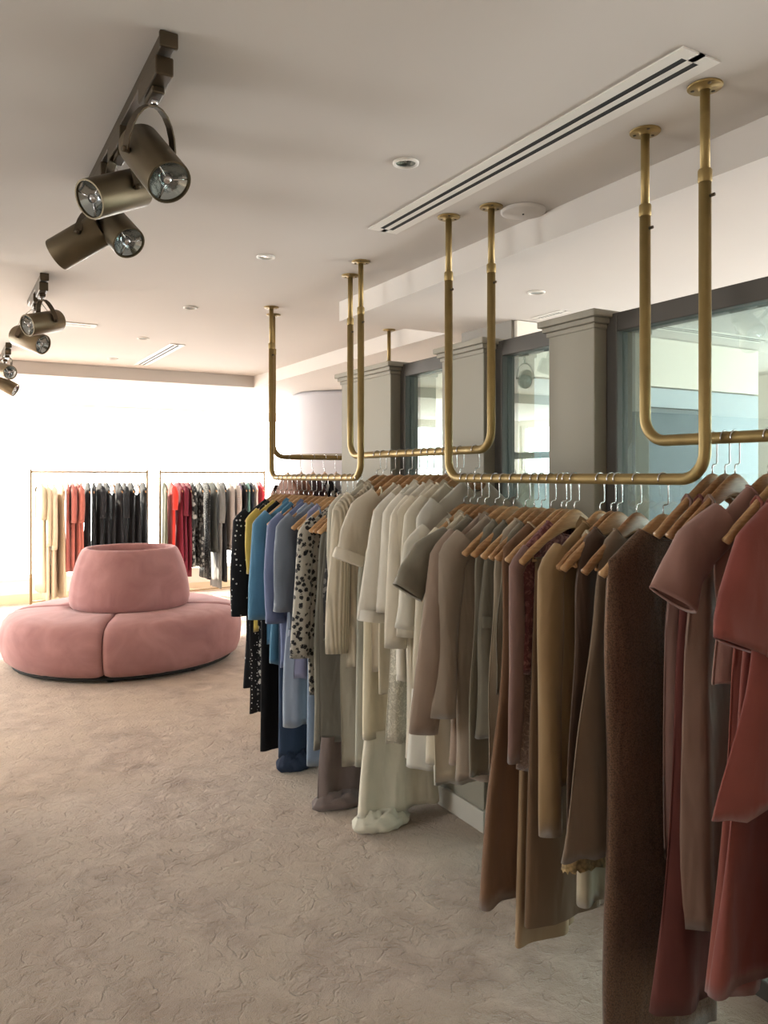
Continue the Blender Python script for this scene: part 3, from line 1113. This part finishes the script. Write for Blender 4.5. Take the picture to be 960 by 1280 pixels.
# ---- middle back rail (C)
C = lambda px, *a, **k: put(px, XK, ZK, GC, HC, *a, **k)
C(471, 'long_tunic', 'pale grey cream tunic with long straight sleeve', 'tunic', F((172, 167, 152)), 960, w_sh=.205, sleeve=.50, s_r=(.055, .05), neck=.08, inward=.0,
  collar=True)
C(479, 'ribbed_cardigan', 'ribbed cream knit cardigan with long sleeves', 'cardigan', F((197, 187, 167), 'rib', scale=38.), 835, w_sh=.205, sleeve=.66, s_r=(.066, .058), neck=.08,
  flare=.06, collar=True)
C(490, 'long_skirt', 'grey sage long skirt hanging below the ribbed cardigan', 'skirt', F((163, 161, 148)), 962, straps=True, w_body=.17, w_hem=.19, amp=.006)
C(500, 'wedding_gown', 'ivory long gown with tulle hem pooled on the carpet', 'gown', F((206, 197, 172)), 1022, straps=True, w_body=.185, w_hem=.19, amp=.010,
  skirt=(F((210, 204, 186)), .42, .22), pud=(F((208, 204, 187)), .15, .08, -.10, 0, .08))
C(511, 'short_sleeved_top', 'cream top with short cuffed sleeve', 'top', F((197, 187, 169)), 840, w_sh=.20, sleeve=.22, s_r=(.075, .07), flare=.42, cuff=F((210, 202, 186)), neck=.08, rzd=0)
C(520, 'blouse', 'cream sleeveless blouse beside the cuffed top', 'blouse', F((191, 182, 163)), 870, w_sh=.16, neck=.09, dip=.08, amp=.014, bare=True)
C(530, 'lace_dress', 'white lace dress with long column skirt', 'dress', F((202, 197, 182), 'lace', (232, 228, 214), scale=60.), 930, w_sh=.18, neck=.09, dip=.06, bare=True)
C(538, 'shirt', 'white shirt with turned-up cuffs', 'shirt', F((206, 200, 187)), 800, w_sh=.205, sleeve=.44, s_r=(.066, .062), flare=.18, cuff=F((219, 215, 206)), collar=True, buttons=4)
C(548, 'ruffled_blouse', 'white blouse with ruffled hem', 'blouse', F((212, 206, 193)), 850, w_sh=.20, sleeve=.40, s_r=(.06, .055), flare=.08, hem=(F((219, 213, 200)), .03), amp=.015)
C(557, 'coat', 'soft white long coat with plain sleeves', 'coat', F((200, 191, 174)), 950, w_sh=.21, sleeve=.52, s_r=(.062, .05), collar=True, buttons=3, flare=.08)
C(566, 'lace_dress', 'ivory dress with sheer panelled skirt', 'dress', F((199, 189, 169)), 965, w_sh=.20, sleeve=.42, s_r=(.058, .05), skirt=(F((200, 197, 187)), .75, .20), flare=.05)
C(575, 'jacket', 'off-white jacket in the middle of the pale clothes', 'jacket', F((191, 184, 167)), 880, w_sh=.205, sleeve=.46, s_r=(.06, .05), collar=True, flare=.1)
C(594, 'coat', 'light grey wide-shouldered coat at near end of middle rail', 'coat', F((182, 178, 167)), 985, w_sh=.212, sleeve=.5, s_r=(.06, .05), neck=.06, rzd=0)

# ---- far front rail (D)
D = lambda px, *a, **k: put(px, XF, ZF, GD, HD, *a, **k)
D(345, 'blouse', 'black blouse with white dots and long sleeves', 'blouse', F((17, 21, 28), 'dots', (200, 205, 205), scale=34.), 860, w_sh=.205, sleeve=.55, s_r=(.06, .06), neck=.07, flare=.03)
D(350.5, 'midi_dress', 'black midi dress with tiny dots', 'dress', F((19, 19, 22), 'dots', (200, 200, 200), scale=60.), 893, w_sh=.18, neck=.08, bare=True)
D(356, 'top', 'yellow top squeezed between black clothes', 'top', F((181, 161, 80)), 790, w_sh=.185, sleeve=.30, s_r=(.05, .045))
D(361.5, 'dress', 'black dress with white floral skirt', 'dress', F((15, 17, 22)), 870, w_sh=.20, skirt=(F((22, 24, 28), 'floral', (190, 190, 186), scale=90.), .75, .2), neck=.08, bare=True)
D(368, 'trousers', 'black straight trousers on the far front rail', 'trousers', F((14, 14, 17)), 938, w=.13, w_hem=.12, off=-.08)
D(373.5, 'shirt', 'sky blue shirt with long sleeve', 'shirt', F((77, 124, 154)), 805, w_sh=.205, sleeve=.52, s_r=(.062, .058), neck=.07, collar=True, flare=.05)
D(379.5, 'tunic', 'bright teal blue tunic', 'tunic', F((66, 112, 140)), 830, w_sh=.2, neck=.08, sleeve=.3, s_r=(.05, .045), bare=True)
D(386, 'gown', 'navy gown with its hem pooled on the carpet', 'gown', F((38, 54, 77)), 950, straps=True, w_body=.17, w_hem=.18, pud=(F((33, 45, 66)), .12, .07, -.08, 0, .09))
D(392, 'shirt', 'periwinkle shirt with long sleeves', 'shirt', F((103, 114, 147)), 835, w_sh=.205, sleeve=.50, s_r=(.06, .055), neck=.07, collar=True, flare=.04)
D(399, 'dress', 'pale blue pleated long dress', 'dress', F((132, 144, 161)), 910, w_sh=.19, neck=.08, amp=.016, nf=9, bare=True)
D(406, 'blouse', 'steel grey blouse with ruffled hem', 'blouse', F((110, 119, 132)), 795, w_sh=.205, sleeve=.42, s_r=(.062, .06), hem=(F((123, 130, 144)), .03), flare=.03)
D(414, 'dress', 'lavender dress under the grey blouse', 'dress', F((130, 132, 161)), 850, w_sh=.18, neck=.08, amp=.014, bare=True)
D(422, 'long_skirt', 'light denim blue long skirt', 'skirt', F((116, 133, 154)), 962, straps=True, w_body=.15, w_hem=.17, amp=.012)
D(430, 'dress', 'off-white dress with black floral print', 'dress', F((165, 161, 151), 'floral', (22, 22, 26), scale=85.), 870, w_sh=.20, sleeve=.62, s_r=(.045, .05), neck=.08, flare=.05)
D(437, 'long_dress', 'grey olive long dress with dim sheen', 'dress', F((112, 109, 98), 'satin'), 940, w_sh=.19, neck=.09, amp=.012, bare=True)
D(443, 'gown', 'mauve grey gown with its hem trailing on the carpet', 'gown', F((105, 102, 93)), 1000, straps=True, w_body=.18, w_hem=.19,
  skirt=(F((117, 105, 102)), .32, .2), pud=(F((117, 105, 102)), .17, .07, -.07, -.01, .07))
D(448, 'tunic', 'dark grey patterned tunic at near end of far front rail', 'tunic', F((65, 66, 70), 'floral', (130, 130, 130), scale=80.), 800, w_sh=.2, neck=.08, bare=True)

# ---- rail across, behind the partition (E)
for k, (x, nm, desc, cat, c, zh, kw) in enumerate((
        (1.99, 'jacket', 'brown jacket at left end of the cross rail', 'jacket', (120, 84, 70), .75, dict(sleeve=.5)),
        (2.09, 'top', 'rust brown top on the cross rail', 'top', (140, 96, 80), .85, dict()),
        (2.18, 'dress', 'dark plum dress on the cross rail', 'dress', (84, 60, 66), .5, dict()),
        (2.27, 'printed_top', 'black and white printed top on the cross rail', 'top', (34, 34, 38), .9, dict()),
        (2.36, 'blouse', 'grey blouse on the cross rail behind the pilaster', 'blouse', (150, 150, 156), .9, dict(sleeve=.4)),
        (2.45, 'dress', 'red-edged black dress on the cross rail', 'dress', (50, 34, 40), .6, dict()),
        (2.54, 'top', 'white top at right end of the cross rail', 'top', (210, 206, 200), .9, dict()))):
    mt = F(c, 'floral', (220, 220, 220), scale=40.) if 'printed' in nm else F(c)
    y = 4.76 + (x - 1.885) * .0874
    garment(nm, desc, cat, (x, y, 1.745), PI / 2 + RND.uniform(-.08, .08), mt, zh, group='clothes on the cross rail', hgroup='hangers on the cross rail', near=False, **kw)


# ------------------------------------------------------------------ far free-standing racks
def rack(label, x0, x1, y, z=1.67):
    t = thing('garment_rack', label, 'clothes rack', ((x0 + x1) / 2, y, 0), 0, 'slim brass floor racks')
    h = (x1 - x0) / 2
    for s_ in (-1, 1):
        MB().tube([(s_ * h, 0, .012), (s_ * h, 0, z + .03)], .015, 10).build('post', M['cream'], t)
        MB().box(s_ * h - .015, -.24, .0005, s_ * h + .015, .24, .014).build('foot', M['cream'], t, smooth=False)
    MB().tube([(-h, 0, z), (h, 0, z)], .014, 10).build('top_bar', M['cream'], t)
    MB().tube([(-h, 0, .1), (h, 0, .1)], .008, 8).build('lower_bar', M['cream'], t)


YR = 10.3
rack('left slim floor rack behind the pink sofa with beige and black clothes', .955, 2.335, YR)
rack('right slim floor rack behind the pink sofa with dark patterned clothes', 2.50, 3.94, YR)


def far(px, kind, desc, cat, c, zh, pat='plain', c2=(220, 220, 215), sc=40., side=0, **kw):
    a, b = ray(px)
    x = YR * a / b
    g = 'clothes on the left floor rack' if x < 2.4 else 'clothes on the right floor rack'
    garment(kind, desc, cat, (x, YR, 1.67), PI / 2 + RND.uniform(-.12, .12), F(c, pat, c2, scale=sc), zh, group=g, hgroup=g.replace('clothes', 'hangers'), near=False,
            bar=False, **kw)


far(51, 'coat', 'olive cream coat at left end of left rack', 'coat', (176, 164, 138), .22, sleeve=.3)
far(58, 'coat', 'beige long coat, second from left on left rack', 'coat', (200, 184, 160), .12, sleeve=.62, w_hem=.24)
far(67, 'coat', 'sand beige coat with long pointed sleeve on left rack', 'coat', (206, 190, 166), .15, sleeve=.66, w_hem=.24)
far(76, 'jumpsuit', 'light tan jumpsuit on left rack', 'jumpsuit', (196, 178, 152), .12, w_hem=.23)
for k, px in enumerate((85, 90.5, 96, 101.5)):
    far(px, 'dress', '%s terracotta pink dress on left rack, %s' % (('muted', 'plain', 'soft', 'warm')[k], ('beside the beige coats', 'second beside the coats', 'second beside the black tops', 'beside the black tops')[k]), 'dress', (160 + k * 3, 92 + k * 2, 86), .45, sleeve=.35 if k % 2 else 0)
ordn = ('first', 'second', 'third', 'fourth', 'fifth', 'sixth', 'seventh', 'eighth', 'ninth', 'tenth')
for k in range(10):
    px = 110 + k * 7.6
    far(px, 'black_dress', '%s black garment from the left on the left rack' % ordn[k], 'dress', (24 + k % 3, 27, 32 + k % 2), .62 - .05 * (k % 3), straps=(k in (4, 8)), sleeve=.3 if k in (2, 6) else 0,
        zip_=None)
far(205, 'dress', 'olive green dress at left end of right rack', 'dress', (92, 94, 76), .45)
far(213, 'dress', 'bright red draped dress on right rack', 'dress', (206, 52, 42), .35, sleeve=.22)
far(222, 'dress', 'burgundy dress next to the red dress on right rack', 'dress', (110, 30, 48), .5)
far(228, 'dress', 'wine red long dress, middle of three burgundy dresses', 'dress', (100, 26, 44), .35, sleeve=.3)
far(234, 'dress', 'deep burgundy dress beside the black patterned tops', 'dress', (94, 24, 40), .3)
far(240, 'dress', 'black dress with grey print beside burgundy', 'dress', (28, 30, 32), .42, 'floral', (140, 142, 140), 30., sleeve=.45)
far(248, 'dress', 'black dress with woven pattern on right rack', 'dress', (34, 36, 38), .42, 'floral', (120, 122, 122), 42.)
far(257, 'dress', 'black dress with fine white dots on right rack', 'dress', (30, 32, 34), .25, 'dots', (200, 200, 198), 50.)
far(264, 'top', 'dark grey green top on right rack', 'top', (64, 68, 66), .6)
far(271, 'coat', 'long mid-grey coat on right rack', 'coat', (98, 98, 96), .12, sleeve=.4)
far(278, 'dress', 'plain black long dress on right rack', 'dress', (26, 27, 30), .2)
far(285, 'jacket', 'grey tweed jacket on right rack', 'jacket', (150, 142, 136), .62, 'check', (120, 112, 108), 90., sleeve=.5)
far(292, 'jacket', 'pale checked jacket on right rack', 'jacket', (166, 156, 150), .62, 'check', (134, 126, 120), 70., sleeve=.5)
far(298, 'dress', 'purple grey dress beside the checked jackets', 'dress', (92, 80, 100), .15)
far(303, 'top', 'black top near right end of right rack', 'top', (28, 28, 32), .6)
far(308, 'top', 'teal green top near right end of right rack', 'top', (84, 120, 116), .7)
far(313, 'top', 'dark navy top near right end of right rack', 'top', (36, 38, 50), .6)
far(318, 'top', 'white top near right end of right rack', 'top', (210, 206, 200), .7)
far(323, 'top', 'crimson top at right end of right rack', 'top', (178, 40, 56), .7)


# ------------------------------------------------------------------ round pink sofa
SX, SY = 1.45, 7.22
sofa = thing('round_sofa', 'round dusty pink velvet sofa with cone backrest on the carpet', 'sofa', (SX, SY, 0))
toC = math.atan2(-SY, -SX)


def wedge(a0, a1, prof, gap, n=36, creases=()):
    rs = []
    for k in range(n + 1):
        u = k / n
        a = a0 + gap + (a1 - a0 - 2 * gap) * u
        e = min(u, 1 - u) * n / 2.0
        pinch = .018 * max(0, 1 - e) ** 2
        r_ = []
        for (r, z, nx, nz) in prof:
            cr = sum(.012 * math.exp(-((a - c) / .012) ** 2) for c in creases)
            puff = .010 * math.sin(7 * a + 3 * z) * (1 if nx > .3 else .2)
            rr = r - nx * (pinch + cr - puff)
            r_.append((rr * math.cos(a), rr * math.sin(a), z - nz * (pinch + cr * .5)))
        rs.append(r_)
    return MB().rings(rs, True, True)


def profile(pts, sub=1):
    out = []
    for i, (r, z) in enumerate(pts):
        p, q = pts[i - 1], pts[(i + 1) % len(pts)]
        t = Vector((q[0] - p[0], q[1] - p[1])).normalized()
        out.append((r, z, t.y, -t.x))
    return out


seat = [(.46, .05), (.80, .045), (.94, .048), (.99, .08), (1.018, .15), (1.03, .24), (1.025, .31), (1.005, .375), (.965, .425), (.90, .452), (.82, .465), (.70, .472), (.58, .474), (.46, .474)]
sp = profile(seat)
seam0 = toC - .175
for k in range(4):
    a0 = seam0 + k * PI / 2
    wedge(a0, a0 + PI / 2, sp, .006, 40, [a0 + PI / 6, a0 + PI / 3]).build('seat_section', M['velvet'], sofa)
back = [(.10, .46), (.52, .462), (.545, .49), (.555, .54), (.552, .60), (.540, .68), (.520, .77), (.492, .86), (.462, .93), (.440, .968), (.418, .985), (.395, .985), (.378, .970), (.372, .93), (.370, .85), (.10, .85)]
bp = profile(back)
nn = 96
rs = []
for k in range(nn):
    a = 2 * PI * k / nn
    cr = sum(.010 * math.exp(-(((a - seam0 - .7 - c + PI) % (2 * PI) - PI) / .035) ** 2) for c in (0, PI * .5, PI, PI * 1.5))
    rs.append([((r - nx * cr) * math.cos(a) * .93 + .035, (r - nx * cr) * math.sin(a) * .93 - .02, z) for r, z, nx, nz in bp])
rs.append(rs[0])
MB().rings(rs, close=False).build('backrest', M['velvet'], sofa)
MB().lathe([(.34, .90), (.34, .915), (.335, .918), (.001, .918)], 64, (.035, -.02, 0)).build('top_tray', M['gold'], sofa)
MB().lathe([(.90, .018), (.93, .02), (.93, .043), (.40, .043)], 64).build('plinth', M['black'], sofa)
for k in range(8):
    a = seam0 + .04 + k * PI / 4
    MB().lathe([(.028, .001), (.032, .01), (.032, .03)], 14, (.86 * math.cos(a), .86 * math.sin(a), 0), True).build('leg', M['black'], sofa)
